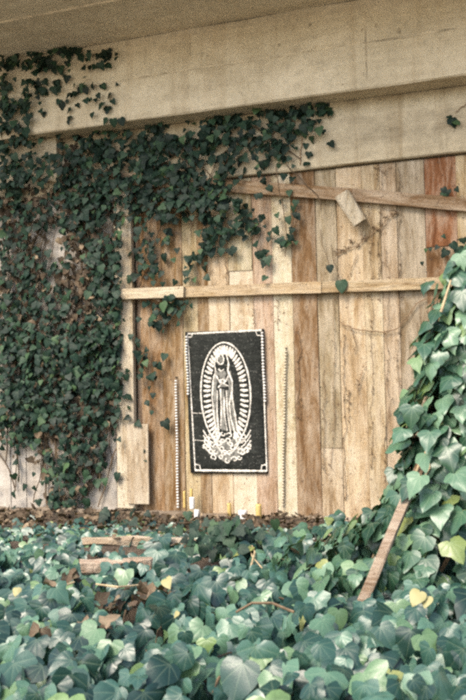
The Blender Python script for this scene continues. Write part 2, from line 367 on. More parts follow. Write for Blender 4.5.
# (left px, right px, top row or None, bottom row or None, colour) read along row 330
BOARDS = [
 (136, 141, None, None, GAP_SHADE), (141, 162, None, None, BROWN2), (162.5, 183, None, None, BROWN), (183.5, 198, None, None, CREAM2),
 (198.5, 209, None, None, BROWN2), (209.5, 230, None, None, CREAM), (230.5, 254, None, 270.3, CREAM), (230.5, 254, 270.7, None, PALE),
 (254.5, 274, None, None, GREYL), (274.5, 293.5, None, None, PALE), (294.2, 318, None, None, BROWN),
 (318.5, 339, None, 448, GREY), (318.5, 339.5, 448.4, None, GREYL), (340, 365.5, None, None, CREAM),
 (366, 383.5, None, None, PINK), (384, 400, None, None, CREAM2), (401, 428.5, None, None, GREY), (429, 460.5, None, 246, RED), (429, 460.5, 246.8, None, BROWN),
 (461, 485, None, None, CREAM2), (485.5, 512, None, None, GREYL), (512.5, 536, None, None, BROWN2), (537, 565, None, None, CREAM), (566, 596, None, None, GREY), (597, 622, None, None, BROWN), (623, 655, None, None, CREAM2)]
for i, (a, b_, t0, b0, c) in enumerate(BOARDS):
    x0, x1 = wx(a), wx(b_); pm_ = (a+b_)/2
    z1 = LZ-0.012 if t0 is None else W(pm_, t0, -0.02).z
    z0 = 0.008 if b0 is None else W(pm_, b0, -0.02).z
    dy = (0.003 if i % 2 else -0.003)+random.uniform(-0.0025, 0.0025) + (-0.002 if c in (CREAM, PALE) else 0.002)
    if c is GAP_SHADE: dy = 0.02  # recessed strip, its dark colour painting the shaded gap beside the post
    o = link('plank', plank_mesh(x0-0.0015, x1+0.0015, z0, z1, -0.025+dy, 0.03, i+1, 0.003, 'z', random.uniform(-.004, .004)), M_PLANK, pw)
    o.color = tuple(v*random.uniform(0.94, 1.06) for v in c[:3])+(c[3],)
# pale post at the left end of the planks and the short board nailed to its foot
o = tag(link('post', plank_mesh(wx(118), wx(135.5), 0.05, LZ-0.01, -0.075, -0.028, 77, 0.006), M_PLANK, pw), 'pale upright post at the left end of the planks'); o.color = (0.48, 0.41, 0.30, 0.8)
o = tag(link('board', plank_mesh(W(126.5, 465, -.1).x, W(148, 465, -.1).x, W(137, 504, -.1).z, W(137, 424, -.1).z, -0.094, -0.078, 78, 0.007), M_PLANK, pw), 'short pale board over the foot of the post'); o.color = (0.43, 0.36, 0.265, 0.6)
# battens
def batten(p, q, th, dep, y, colr, seed, label=None):
    a, b_ = W(p[0], p[1], y), W(q[0], q[1], y); L = (b_-a).length; ang = math.atan2(b_.z-a.z, b_.x-a.x)
    me = plank_mesh(-th/2, th/2, -L/2, L/2, -dep/2, dep/2, seed, 0.004, 'x')
    o = link('batten', me, M_BATTEN); o.parent = pw; o.location = (a+b_)/2-Vector(pw.location)-Vector((0, 0, 0)); o.rotation_euler = (0, -ang, 0); o.color = colr
    if label: tag(o, label)
batten((100, 177), (352, 195), 0.098, 0.036, -0.062, (0.27, 0.185, 0.11, 0.15), 90)
batten((352.6, 195), (520, 210), 0.098, 0.036, -0.060, (0.25, 0.175, 0.11, 0.25), 91)
batten((118, 294.5), (184, 292), 0.088, 0.034, -0.096, (0.47, 0.39, 0.27, 0.7), 92)
batten((184.5, 292), (322, 287.5), 0.088, 0.034, -0.062, (0.40, 0.30, 0.18, 0.45), 93)
batten((322.6, 287.5), (540, 280), 0.088, 0.034, -0.060, (0.40, 0.31, 0.19, 0.5), 94)
# pale panels of the left wall
pn = thing('panel_wall', (wx(60), 0.0, 0.0), 'pale grey upright panels behind the ivy at the left', 'wall')
edges = [-330, -285, -240, -200, -160, -118, -78, -38, -12, 10.5, 26, 48, 84, 117]
for i in range(len(edges)-1):
    me = plank_mesh(wx(edges[i], 470)+0.003, wx(edges[i+1], 470)-0.003, 0.02, LZ-0.012, -0.02+random.uniform(-.006, .006), 0.04, 200+i, 0.004)
    link('panel', me, M_PANEL, pn)
# footing
foot = long_block('concrete_footing', [(-0.16, -0.08), (-0.15, 0.008), (-0.11, 0.024), (0.05, 0.024), (0.05, -0.08)], 'rough dirty concrete footing along the base of the planks', 'footing', M_FOOT, 0.03, XL, XR, 0.07, 120)
# hanging pale block on the upper batten
def oriented_box(name, p, q, wid, dep, mat, parent=None, seed=0, taper=1.0, segs=5, rough=0.004):
    p, q = Vector(p), Vector(q); t_ = (q-p).normalized(); sx_ = t_.cross(Vector((0, 1, 0))).normalized(); sy_ = sx_.cross(t_); vs = []
    prof = [(-.5, -.36), (-.38, -.5), (.38, -.5), (.5, -.36), (.5, .36), (.38, .5), (-.38, .5), (-.5, .36)]
    for i in range(segs+1):
        f = i/segs; c = p+(q-p)*f; k_ = 1+(taper-1)*f
        for j, (u, v) in enumerate(prof):
            vs.append(c+sx_*(u*wid*k_+rough*noise.noise(Vector((f*4, j*2.7, seed))))+sy_*(v*dep*k_+rough*noise.noise(Vector((f*4, j*2.7, seed+9))))+t_*(0.0 if 0 < i < segs else rough*2*noise.noise(Vector((j*1.9, i, seed)))))
    n = 8; mb = MB(); mb.add(vs, [(i*n+k, i*n+(k+1) % n, (i+1)*n+(k+1) % n, (i+1)*n+k) for i in range(segs) for k in range(n)]+[tuple(range(n-1, -1, -1)), tuple(segs*n+k for k in range(n))])
    o = mb.build(name, mat, parent); bm = bmesh.new(); bm.from_mesh(o.data); bmesh.ops.recalc_face_normals(bm, faces=bm.faces); bm.to_mesh(o.data); bm.free(); return o
o = oriented_box('wood_block', W(342, 194, -0.125), W(360.5, 223, -0.105), 0.115, 0.08, M_PLANK, None, 3, 0.92, 5, 0.006); o.color = (0.40, 0.35, 0.26, 0.5)
tag(o, 'short pale wooden block hanging askew on the upper batten', 'block')

# ------------------------------------------------------------------ the picture panel
PY = -0.045
tl, tr_, bl_, br_ = W(185, 332, PY), W(263.5, 329.5, PY), W(190.5, 473, PY), W(267.5, 473.5, PY)
def PP(cx, cy, y=PY):                           # picture coordinates: 0..1 across, 0..1 down
    u, v = (cx-40)/345.0, (cy-35)/632.0
    a = tl.lerp(tr_, u); b_ = bl_.lerp(br_, u); p = a.lerp(b_, v); return Vector((p.x, y, p.z))
pic = thing('picture_panel', (tl+br_)/2*1.0, 'black picture panel with a white rayed oval round a robed figure', 'picture')
pic.location.z = bl_.z
def panel_material():
    m, t, b = newmat('black_panel'); v = coords(t, (1, 1, 1)); n1 = noi(t, v, 9.0, 6, 0.7, 1.5); n2 = noi(t, v, 60.0, 4, 0.7); vs_ = coords(t, (2.0, 2.0, 9.0)); n3 = noi(t, vs_, 7.0, 4, 0.65, 1.0)
    c = mix(t, ramp(t, n1, [(0.3, 0.0), (0.75, 1.0)]), (0.009, 0.010, 0.009), (0.026, 0.028, 0.024))
    c = mix(t, ramp(t, n3, [(0.54, 0.0), (0.70, 0.5)]), c, (0.085, 0.09, 0.08))
    c = mix(t, ramp(t, n2, [(0.60, 0.0), (0.70, 0.6)]), c, (0.26, 0.25, 0.22))
    t.links.new(c, b.inputs['Base Color']); b.inputs['Roughness'].default_value = 0.75; b.inputs['Specular IOR Level'].default_value = 0.12; bump(t, math_n(t, 'ADD', n1, n3), 0.6, 0.01, b); return m
# panel: a slightly buckled sheet with thickness
NU, NV = 8, 14; mb = MB(); vs = []
for side in (0, 1):
    for j in range(NV+1):
        for i in range(NU+1):
            u, v = i/NU, j/NV; p = tl.lerp(tr_, u).lerp(bl_.lerp(br_, u), v)
            bk = 0.004*noise.noise(Vector((u*3, v*5, 1)))
            vs.append((p.x+0.004*noise.noise(Vector((u*9, v*9, 4)))*(i in (0, NU)), (PY+bk if side == 0 else PY+0.014), p.z+0.004*noise.noise(Vector((u*9, v*9, 8)))*(j in (0, NV))))
K = (NU+1)*(NV+1); fs = []
for j in range(NV):
    for i in range(NU):
        a = j*(NU+1)+i; fs.append((a, a+NU+1, a+NU+2, a+1)); fs.append((K+a, K+a+1, K+a+NU+2, K+a+NU+1))
for i in range(NU): fs.append((i, i+1, K+i+1, K+i)); a = NV*(NU+1)+i; fs.append((a+1, a, K+a, K+a+1))
for j in range(NV): a = j*(NU+1); fs.append((a+NU+1, a, K+a, K+a+NU+1)); a += NU; fs.append((a, a+NU+1, K+a+NU+1, K+a))
mb.add(vs, fs); mb.build('panel', panel_material(), pic, True)
LY = PY-0.0045
def stroke(mb, pts, wd, y=LY, r=0.0):           # a raised painted line
    P = [PP(*p) for p in pts]; vs = []
    for i, p in enumerate(P):
        t_ = P[min(i+1, len(P)-1)]-P[max(i-1, 0)]; t_ = Vector((t_.x, 0, t_.z)).normalized(); nn = Vector((-t_.z, 0, t_.x))
        w_ = wd*(0.75+0.5*random.random())/2 if not isinstance(wd, list) else wd[i]/2
        for (s_, y_) in ((-w_, PY+0.004), (-w_, y+0.001), (0, y-0.001), (w_, y+0.001), (w_, PY+0.004)): vs.append((p.x+nn.x*s_, y_, p.z+nn.z*s_))
    n = 5; mb.add(vs, [(i*n+k, i*n+k+1, (i+1)*n+k+1, (i+1)*n+k) for i in range(len(P)-1) for k in range(4)]+[(0, 1, 2, 3, 4), tuple((len(P)-1)*n+k for k in (4, 3, 2, 1, 0))], r)
def sub(a, b_, n): return [(a[0]+(b_[0]-a[0])*i/n, a[1]+(b_[1]-a[1])*i/n) for i in range(n+1)]
mb = MB()
stroke(mb, sub((50, 44), (378, 38), 14), 0.013); stroke(mb, sub((378, 46), (383, 655), 26), 0.010); stroke(mb, sub((62, 655), (383, 656), 14), 0.016); stroke(mb, sub((52, 46), (63, 652), 26), 0.010)
stroke(mb, [(50, 60), (70, 58), (74, 42)], 0.008); stroke(mb, [(64, 628), (84, 632), (88, 652)], 0.009); stroke(mb, [(380, 628), (362, 632), (358, 652)], 0.009); stroke(mb, [(376, 62), (358, 60), (352, 42)], 0.008)
mb.build('border', M_WHITE, pic)
mb = MB(); cx, cy = 212, 318
def oval(a, rx, rt, rb): return (cx+rx*math.sin(a), cy-(rt if math.cos(a) > 0 else rb)*math.cos(a))
stroke(mb, [oval(-2.75+5.5*i/60, 110, 230, 235) for i in range(61)], 0.012)
mb.build('oval_outline', M_WHITE, pic)
mb = MB()
for i in range(50):
    a = -2.66+5.32*i/49; j = random.uniform(-.03, .03); p = oval(a, 100, 218, 226); q = oval(a+j, 66, 178, 196)
    p = (p[0]+random.uniform(-3, 3), p[1]+(6 if abs(a) > .5 else 0)); stroke(mb, [p, ((p[0]+q[0])/2, (p[1]+q[1])/2+2), q], [0.013, 0.0235*random.uniform(.85, 1.1), 0.015])
mb.build('rays', M_WHITE, pic)
mb = MB()
for pts in ([(196, 138), (182, 150), (180, 172), (192, 186), (206, 180), (210, 160), (204, 142), (196, 138)],
            [(200, 128), (176, 146), (168, 185), (172, 215), (160, 250), (152, 330), (158, 420), (166, 492)],
            [(200, 128), (222, 142), (230, 180), (226, 212), (244, 262), (240, 330), (252, 410), (262, 486)],
            [(184, 205), (196, 216), (210, 206)], [(172, 232), (188, 262), (206, 270), (226, 282)], [(228, 236), (214, 262), (196, 272), (180, 288)], [(186, 258), (204, 250), (214, 262)],
            [(190, 292), (192, 380), (186, 470)], [(206, 330), (204, 400), (214, 480)], [(240, 310), (228, 360), (232, 420), (248, 492)], [(216, 300), (218, 390), (230, 490)], [(176, 300), (172, 400), (176, 486)]):
    fine = []
    for k in range(len(pts)-1): fine += sub(pts[k], pts[k+1], 4)[:-1]
    fine.append(pts[-1]); stroke(mb, fine, [0.006+0.010*random.random() for _ in fine])
mb.build('robed_figure', M_WHITE, pic)
mb = MB(); M_GREY = plain('grey_chalk', (0.17, 0.165, 0.145, 1), 0.85, 0.9, 45.0, 0.1)
for pts, wd in (([(176, 215), (164, 300), (164, 400), (170, 480)], .03), ([(230, 215), (236, 300), (244, 400), (254, 478)], .03), ([(200, 215), (202, 285)], .06), ([(196, 296), (196, 400), (198, 478)], .035), ([(222, 300), (220, 400), (232, 478)], .03), ([(140, 560), (212, 600), (286, 560)], .07), ([(150, 520), (212, 545), (276, 520)], .06), ([(196, 150), (196, 175)], .035)):
    fine = []
    for k in range(len(pts)-1): fine += sub(pts[k], pts[k+1], 6)[:-1]
    fine.append(pts[-1]); stroke(mb, fine, wd, LY+0.0016)
mb.build('grey_shading', M_GREY, pic)
mb = MB()
curl = []
while len(curl) < 34:                            # rounded cluster of small curls
    x0, y0 = random.uniform(108, 318), random.uniform(492, 622)
    if ((x0-212)/104)**2+((y0-548)/66)**2 < 1 and all((x0-u)**2+(y0-v)**2 > 330 for u, v in curl): curl.append((x0, y0))
    elif random.random() < .002: break
for k, (x0, y0) in enumerate(curl):
    a0 = random.uniform(0, 6.3); sp = random.choice((-1, 1))*random.uniform(4.2, 6.8); ra = random.uniform(11, 15)
    stroke(mb, [(x0+(ra*(1-.045*i))*math.cos(a0+sp*i/12), y0+.85*(ra*(1-.045*i))*math.sin(a0+sp*i/12)) for i in range(13)], 0.0105, LY-0.0006*k/34)
for s_ in (-1, 1):
    for k in range(4): stroke(mb, [(cx+s_*(62+44*i/6), 585-17*k-(i/6)**1.5*(40+6*k)) for i in range(7)], 0.010)
stroke(mb, [oval(2.4+1.5*i/24, 92, 220, 262) for i in range(25)], 0.010)
mb.build('scrollwork', M_WHITE, pic)
mb = MB(); stroke(mb, sub((58, 400), (120, 402), 8), 0.006); stroke(mb, sub((56, 520), (112, 524), 6), 0.005); mb.build('crease', M_WHITE, pic)

# ------------------------------------------------------------------ bead strings
def beads(a, b_, y, mat, label, rad=0.0125, step=0.0235):
    p, q = W(a[0], a[1], y), W(b_[0], b_[1], y); root = thing('bead_string', q, label, 'bead string', 'bead strings on the planks')
    n = int((q-p).length/step); mb = MB(); cb = MB(); P = []
    for i in range(n+1):
        f = i/n; c = p.lerp(q, f)+Vector((0.004*noise.noise(Vector((f*5, a[0], 0)))+0.012*noise.noise(Vector((f*1.7, a[0]*.37, 3))), 0, 0)); P.append(c)
        mb.lathe((c.x, c.y, c.z), [(0.001, -rad*.72), (rad*.75, -rad*.48), (rad, 0), (rad*.75, rad*.48), (0.001, rad*.72)], 7, random.uniform(0, .35))
    cb.tube([P[0]+Vector((0, .01, .03))]+P, 0.0028, 4)
    tag(mb.build('beads', mat, root, True), None, None, None, 'stuff'); cb.build('cord', M_CORD, root)
    nb = MB(); c = P[0]+Vector((0, 0.012, .03)); nb.box(c-Vector((.004, .02, .004)), c+Vector((.004, .02, .004))); nb.build('nail', M_CORD, root)
beads((176, 381), (178, 507), -0.05, M_BEAD, 'long white bead string hanging free to the left of the picture')
beads((186.5, 337), (187.5, 394), -0.062, M_BEAD, 'short white bead string over the left edge of the picture')
beads((262.5, 333), (264.5, 401), -0.062, M_BEAD, 'short white bead string over the right edge of the picture')
beads((285.5, 352), (282, 505), -0.045, M_BEADC, 'long cream bead string on the pale plank right of the picture')

# ------------------------------------------------------------------ candles and ledge things
def candle(px, py_top, py_bot, wpx, mat, label, y=-0.13, wick=True, flare=1.0):
    b_ = W(px, py_bot, y); t_ = W(px, py_top, y); h = t_.z-b_.z; r_ = wpx*0.5*(b_-CAM).dot(F)/FPX
    base = Vector((b_.x, y, b_.z)); root = thing('candle', base, label, 'candle', 'candles on the ledge')
    mb = MB(); mb.lathe(base, [(r_*.92, 0), (r_, h*.06), (r_*1.0, h*.5), (r_*flare, h*.9), (r_*flare*.93, h), (r_*.6, h*.97)], 12); mb.build('wax', mat, root, True)
    k = MB(); k.tube([base+Vector((0, 0, h*.95)), base+Vector((.001, 0, h+.012)), base+Vector((.004, 0, h+.02))], 0.0018, 5); k.build('wick', M_WICK, root)
FY = -0.135
candle(192.2, 497, 509, 5.2, M_WAXW, 'stout white candle standing left of the picture, taller of two')
candle(197, 509.5, 519, 5.6, M_WAXW, 'small squat white candle low on the ledge', -0.26)
candle(184.5, 491, 508, 2.6, M_WAXY, 'thin dull yellow candle beside the stout white candle', -0.12)
candle(191.5, 488.5, 497, 3.2, M_WAXY, 'short amber candle behind the stout white candle', -0.1)
candle(229.5, 503, 518, 4.2, M_WAXY, 'thin yellow candle under the middle of the picture')
candle(243, 510, 520, 9.5, M_WAXW, 'wide low white candle between the yellow candles', -0.15)
candle(259, 504, 524, 6.0, M_WAXY, 'thickest yellow candle right of the others', -0.16)

def log(name, p, q, wid, dep, colr, label, cat, mat=M_LOG, seed=1, segs=12, rough=0.016, taper=1.0):
    o = oriented_box(name, p, q, wid, dep, mat, None, seed, taper, segs, rough); o.color = colr; return tag(o, label, cat)
log('timber', G(84, 541, 0.02), G(214, 541, 0.02), 0.05, 0.09, (0.44, 0.36, 0.27, 0.6), 'long pale timber lying along the foot of the wall', 'timber', seed=5)
log('timber', G(82, 567, 0.0), G(150, 564, 0.0), 0.075, 0.11, (0.36, 0.27, 0.20, 0.3), 'short brown timber half hidden in the ground ivy', 'timber', seed=6)
log('stone', G(316, 536, 0.03), G(338, 533, 0.03), 0.11, 0.12, (0.44, 0.38, 0.31, 0.6), 'pale flat stone at the foot of the brown plank', 'stone', M_FOOT, seed=8, segs=3, rough=0.02)
log('leaning_plank', D(360, 608, 4.66), D(449, 398, 5.42), 0.050, 0.036, (0.27, 0.205, 0.15, 0.4), 'long weathered plank leaning into the tall ivy at the right', 'plank', M_LOG, seed=9, rough=0.006)

# ------------------------------------------------------------------ ivy leaves
SHAPES = [[(.07,-.09),(.34,-.14),(.57,.13),(.39,.31),(.35,.52),(.15,.78),(.004,1.0)],
          [(.07,-.11),(.38,-.10),(.50,.13),(.47,.36),(.36,.58),(.20,.80),(.004,1.0)],
          [(.07,-.07),(.33,-.16),(.60,.12),(.36,.30),(.33,.52),(.14,.78),(.004,1.02)],
          [(.06,-.10),(.42,-.16),(.52,.06),(.55,.30),(.33,.48),(.20,.76),(.004,.97)]]
CM = [0.0, .10, .24, .40, .58, .79, 1.0]
def resample(shape, n):
    pts = [(ox, oy, c) for (ox, oy), c in zip(shape, CM)]; out = []
    for i in range(n):
        f = i/(n-1)*(len(pts)-1); k = min(int(f), len(pts)-2); f -= k
        p0, p1, p2, p3 = pts[max(k-1, 0)], pts[k], pts[k+1], pts[min(k+2, len(pts)-1)]
        out.append(tuple(0.5*((2*b_)+(c_-a_)*f+(2*a_-5*b_+4*c_-d_)*f*f+(3*b_-a_-3*c_+d_)*f**3) for a_, b_, c_, d_ in zip(p0, p1, p2, p3)))
    return [(max(o[0], .004), o[1]) for o in out], [o[2] for o in out]
def leaf_template(shape, fold, bend, wave, hi=True, stalk=True, skew=0.0):
    vs, uv, fs = [], [], []
    key = shape[1][0]; shape, CM = resample(shape, 11 if hi else 7)
    cols_ = (-1, -.5, 0, .5, 1) if hi else (-1, 0, 1)
    for i, (ox, oy) in enumerate(shape):
        for c in cols_:
            a = abs(c); x = ox*c*(1+skew*(1 if c > 0 else -1)); y = CM[i]+(oy-CM[i])*a
            z = fold*abs(x)-bend*y*y - 0.14*ox*a*a + wave*0.045*math.sin((i if not hi else i*.6)*1.7+c*2+key*40)*a*a
            vs.append((x, y, z)); uv.append((x, y))
    n = len(cols_)
    for i in range(len(shape)-1):
        for k in range(n-1): fs.append((i*n+k, i*n+k+1, (i+1)*n+k+1, (i+1)*n+k))
    if stalk:
        b = len(vs); pr = [(0, .03, -.012), (0.01, -.03, -.10), (0.04, .12, -.50)]
        for j, p in enumerate(pr):
            for (dx, dz) in ((-.016, 0), (.016, 0), (0, -.026)): vs.append((p[0]+dx, p[1], p[2]+dz)); uv.append((p[0], -.5))
        for j in range(2):
            for k in range(3): fs.append((b+j*3+k, b+j*3+(k+1) % 3, b+(j+1)*3+(k+1) % 3, b+(j+1)*3+k))
    return np.array(vs), np.array(uv), fs
def templates(hi, stalk): 
    out = []
    for s_ in SHAPES:
        for (fo, be, wa, sk) in ((.10, .16, .6, .04), (-.06, .12, 1.0, -.05), (.22, .26, .5, .0), (.02, .34, 1.2, .08)): out.append(leaf_template(s_, fo, be, wa, hi, stalk, sk))
    return out
T_HI, T_LO = templates(True, True), templates(False, False)
T_DEAD = [leaf_template(s_, fo, be, 2.0, False, False, sk) for s_ in SHAPES for (fo, be, sk) in ((.8, .5, .1), (-.5, .6, -.1), (.7, -.4, 0))]
def leaf_mesh(T, mat, name='leaf'):
    vs, uv, fs = T; me = bpy.data.meshes.new(name); me.from_pydata(vs.tolist(), [], fs); finish_leaf(me, uv, mat); return me
def finish_leaf(me, uv, mat, rnd=None):
    l = me.uv_layers.new(name='UVMap'); idx = np.empty(len(me.loops), dtype=np.int32); me.loops.foreach_get('vertex_index', idx)
    l.data.foreach_set('uv', uv[idx].astype(np.float32).ravel())
    me.polygons.foreach_set('use_smooth', np.ones(len(me.polygons), dtype=bool))
    a = me.attributes.new('rnd', 'FLOAT', 'FACE'); a.data.foreach_set('value', (rnd if rnd is not None else np.zeros(len(me.polygons))).astype(np.float32))
    me.materials.append(mat); me.update()
def basis(nrm, tip):
    nrm = Vector(nrm).normalized(); tip = Vector(tip); tip = tip-nrm*tip.dot(nrm)
    if tip.length < 1e-4: tip = Vector((1, 0, 0)).cross(nrm)
    tip.normalize(); x = tip.cross(nrm); return x, tip, nrm
def leaf_mass(name, leaves, T, mat, parent):
    """leaves: (pos, normal, tip, size, variant, rnd) joined into one mesh"""
    V, U, FS, RN = [], [], [], []; b = 0
    for (p, nr, tp, s_, k, rn) in leaves:
        vs, uv, fs = T[k % len(T)]; x, y, z = basis(nr, tp); Mx = np.array([x, y, z])*s_
        V.append(vs@Mx+np.array(p)); U.append(uv); FS += [tuple(i+b for i in f) for f in fs]; RN += [rn]*len(fs); b += len(vs)
    me = bpy.data.meshes.new(name); me.from_pydata(np.concatenate(V).tolist(), [], FS); finish_leaf(me, np.concatenate(U), mat, np.array(RN))
    o = link(name, me, None, parent); return tag(o, None, None, None, 'stuff')
def leaf_parts(leaves, meshes, parent, name='leaf'):
    for (p, nr, tp, s_, k, rn) in leaves:
        o = bpy.data.objects.new(name, meshes[k % len(meshes)]); col.objects.link(o); o.parent = parent
        x, y, z = basis(nr, tp); q = Vector(p)-Vector(parent.location)
        o.matrix_local = Matrix(((x.x*s_, y.x*s_, z.x*s_, q.x), (x.y*s_, y.y*s_, z.y*s_, q.y), (x.z*s_, y.z*s_, z.z*s_, q.z), (0, 0, 0, 1)))
def split_largest(leaves, score, n=300):
    sc_ = sorted(range(len(leaves)), key=lambda i: -score(leaves[i])); top = set(sc_[:n])
    return [leaves[i] for i in sc_[:n]], [leaves[i] for i in range(len(leaves)) if i not in top]
def jit(s): return Vector((random.gauss(0, s), random.gauss(0, s), random.gauss(0, s)))
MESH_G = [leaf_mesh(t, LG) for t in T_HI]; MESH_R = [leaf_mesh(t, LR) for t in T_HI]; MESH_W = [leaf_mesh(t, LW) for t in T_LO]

# --- ivy on the wall and over the beam, left
DENS = """
8888898500000000000000
9987643300000000000000
9753233200000000000000
8642233000000000000000
9720112100000000377765
9500011147888888888875
9952478888889988887631
9744788888887877665310
9755788889887777653110
8745899999988877762100
8866889989999888751100
8865789846898765321200
8764689814552466421000
7754688814322331122200
7764578813312310021000
8765578814303100020000
8876689812211000000000
8876789922442000000000
8887789913420000000000
8888899911100000000000
9988899912100000000000
9999999913200000000000
9999999812200000000000
9999999711100000000000
9988898511100000000000
8877887411100000000000
6655865301000000000000
2335765201000000000000
1237854111000000000000
0126753000000000000000
1016731000000000000000
2015520000000000000000
2124431221000000000000
""".split()
wall_ivy = thing('climbing_ivy', W(50, 505, -0.05)*1.0, 'dark small leaved ivy climbing the left wall and hanging below the beam', 'ivy'); wall_ivy.location.z = 0.0
leaves, dead = [], []
def add_wall_leaf(px, py, size=None, y=None, layer=0.0, beamside=None, lst=None, rn=None):
    on_beam = (py < 131-0.115*px) if beamside is None else beamside
    yy = (BF if on_beam else -0.05)-random.uniform(0.015, 0.05+layer) if y is None else y
    if y is None and not on_beam and px < 62 and py < 185: yy -= .11
    p = W(px, py, yy); s_ = size or random.triangular(0.026, 0.092, 0.044)
    nrm = Vector((random.gauss(0, .38), -1, random.gauss(0.35, .35))); tip = Vector((random.gauss(0, .5), 0, -1))
    (leaves if lst is None else lst).append((p, nrm, tip, s_, random.randrange(16), random.random() if rn is None else rn))
for j, row in enumerate(DENS):
    for i, ch in enumerate(row):
        d = int(ch)
        if not d: continue
        if i < 5 and 9 < j < 20: d = max(1, int(d*.88))
        for _ in range(int(round(2.15*d*(0.30+0.09*d)+random.random()*0.8))):
            px, py = 15*(i+random.random()), 40+15*(j+random.random())
            q = W(px, py); nz = noise.noise(Vector((q.x*3.2, q.z*3.2, 0)))+0.55*noise.noise(Vector((q.x*9, q.z*9, 4)))
            if i < 6 and nz < -0.3 and random.random() < .7: add_wall_leaf(px, py, size=random.uniform(.03, .07), y=-0.05-random.uniform(0, .06), lst=dead, beamside=False)
            if nz < -0.34+0.05*(6-d)*0.5 and random.random() < 0.9: continue
            if i > 8 and py < 136-0.115*px: continue
            if py < 53-.07*px+9*nz: continue
            if i > 7 and nz < -0.12 and random.random() < 0.7: continue
            if nz < -0.16 and 16 > j > 6 and random.random() < 0.3: continue
            add_wall_leaf(px, py, layer=0.012*d)
        if j > 6 and i < 12 and d > 3:
            for _ in range(random.choice((4, 5, 6)) if i < 8 else random.choice((0, 1))):
                px, py = 15*(i+random.random()), 40+15*(j+random.random()); add_wall_leaf(px, py, size=random.uniform(.035, .075), y=-0.05-random.uniform(0, .07), lst=dead, beamside=False)
# left margin beyond the picture
for _ in range(6500):
    px, py = random.uniform(-330, 0), random.uniform(45, 500); q = W(px, py); nz = noise.noise(Vector((q.x*3.2, q.z*3.2, 0)))+0.55*noise.noise(Vector((q.x*9, q.z*9, 4)))
    if nz < -0.15-px/-700*-1 or random.random() < (-px/330)**2 or (py > 430 and random.random() < .75) or (py < 58+10*nz): continue
    add_wall_leaf(px, py, layer=.09, beamside=py < 131-.115*px)
# hanging sprigs read one by one
def sprig(pts, n, size=0.062, spread=4.0, stem=True, y=-0.07):
    for k in range(n):
        f = (k+random.random()*.6)/n*(len(pts)-1); a = int(min(f, len(pts)-2)); f -= a
        add_wall_leaf(pts[a][0]+(pts[a+1][0]-pts[a][0])*f+random.uniform(-spread, spread), pts[a][1]+(pts[a+1][1]-pts[a][1])*f+random.uniform(-spread, spread)*.7, size*random.uniform(.8, 1.25), y=y-random.uniform(0, .03), beamside=False)
    if stem: stems.append([W(p[0]+random.uniform(-1, 1), p[1], y+.012) for p in pts])
stems = []
sprig([(225, 215), (212, 234), (200, 248), (190, 260), (184, 276)], 17, .066, 5)
sprig([(222, 225), (226, 240), (214, 236), (205, 256)], 7, .068, 4)
sprig([(150, 225), (148, 245), (142, 268), (152, 282)], 12, .05, 5)
sprig([(168, 222), (160, 236), (172, 240)], 8, .055, 5)
sprig([(146, 300), (160, 306), (176, 304), (188, 303)], 13, .05, 4)
sprig([(155, 312), (150, 322), (160, 326)], 10, .055, 4)
sprig([(145, 345), (140, 365), (152, 380), (146, 400), (158, 412)], 12, .04, 6)
sprig([(247, 212), (250, 225), (262, 228), (257, 248), (266, 254), (262, 268)], 10, .068, 4)
sprig([(268, 238), (278, 240), (287, 240), (292, 225), (296, 205), (294, 200)], 9, .055, 3)
sprig([(138, 440), (146, 452), (140, 470)], 6, .035, 4)
sprig([(300, 112), (316, 108), (328, 108)], 12, .06, 5)
sprig([(282, 122), (298, 128), (310, 146), (322, 158)], 6, .05, 5)
sprig([(120, 100), (112, 108), (116, 118), (124, 119), (108, 122)], 0, .06, 4, False)
for (px, py, s_) in ((102, 84, .06), (110, 93, .07), (103, 103, .075), (108, 107, .07), (112, 100, .05), (106, 118, .06), (113, 119, .07), (120, 118.5, .07), (67, 100, .04), (70, 108, .05), (70, 116, .06), (68, 121, .04), (85, 88, .06), (92, 84, .06), (76, 92, .05)):
    add_wall_leaf(px, py, s_, beamside=True)
for (px, py, s_) in ((329.5, 269.5, .062), (340.5, 285, .098)):
    p = W(px, py-4, -0.10); leaves.append((p, Vector((.05, -1, .15)), Vector((.1, 0, -1)), s_, 5, 0.5)); stems.append([W(px, py-4, -.095), W(px-3, py-14, -.09), W(px-7, py-24, -.06), W(px-9, py-40, -.045)])
for (px, py, s_) in ((452, 119, .075), (449, 116, .05), (455, 121, .06), (448, 190, .05), (442, 192, .05), (452, 243, .07), (459, 247, .08), (446, 250, .07), (456, 255, .08), (463, 238, .08), (450, 262, .06), (443, 188, .05), (456, 188, .045), (463, 262, .08), (430, 248, .03), (438, 246, .04), (426, 249, .03), (443, 235, .035), (422, 262, .03)):
    add_wall_leaf(px, py, s_, y=-.09, beamside=False)
def vis_score(l):
    x, y, dz = proj(l[0])
    return l[3]/dz*(1.0 if 5 < x < 461 and 5 < y < 695 else 0.01)*(1.0+0.12*(-l[0][1] if l[0][1] > -.35 else .1))*(1.4 if x > 125 else 1)
big, rest = split_largest(leaves, vis_score)
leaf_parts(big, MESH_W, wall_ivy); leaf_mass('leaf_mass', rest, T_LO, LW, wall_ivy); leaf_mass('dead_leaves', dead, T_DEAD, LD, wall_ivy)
def wander(p, dirn, L, step=.06, curl=.5, plane=True, seed=None):
    sd = random.random()*100; pts = [Vector(p)]; d = Vector(dirn).normalized(); n = int(L/step)
    for i in range(n):
        a = curl*noise.noise(Vector((i*.35, sd, 0))); d2 = Vector((d.x*math.cos(a)-d.z*math.sin(a), d.y, d.x*math.sin(a)+d.z*math.cos(a)))
        pts.append(pts[-1]+d2*step+Vector((0, .004*noise.noise(Vector((i*.7, sd, 5))), 0)))
    return pts
st = MB()
for s_ in stems: st.tube(s_, .0028, 4, random.random())
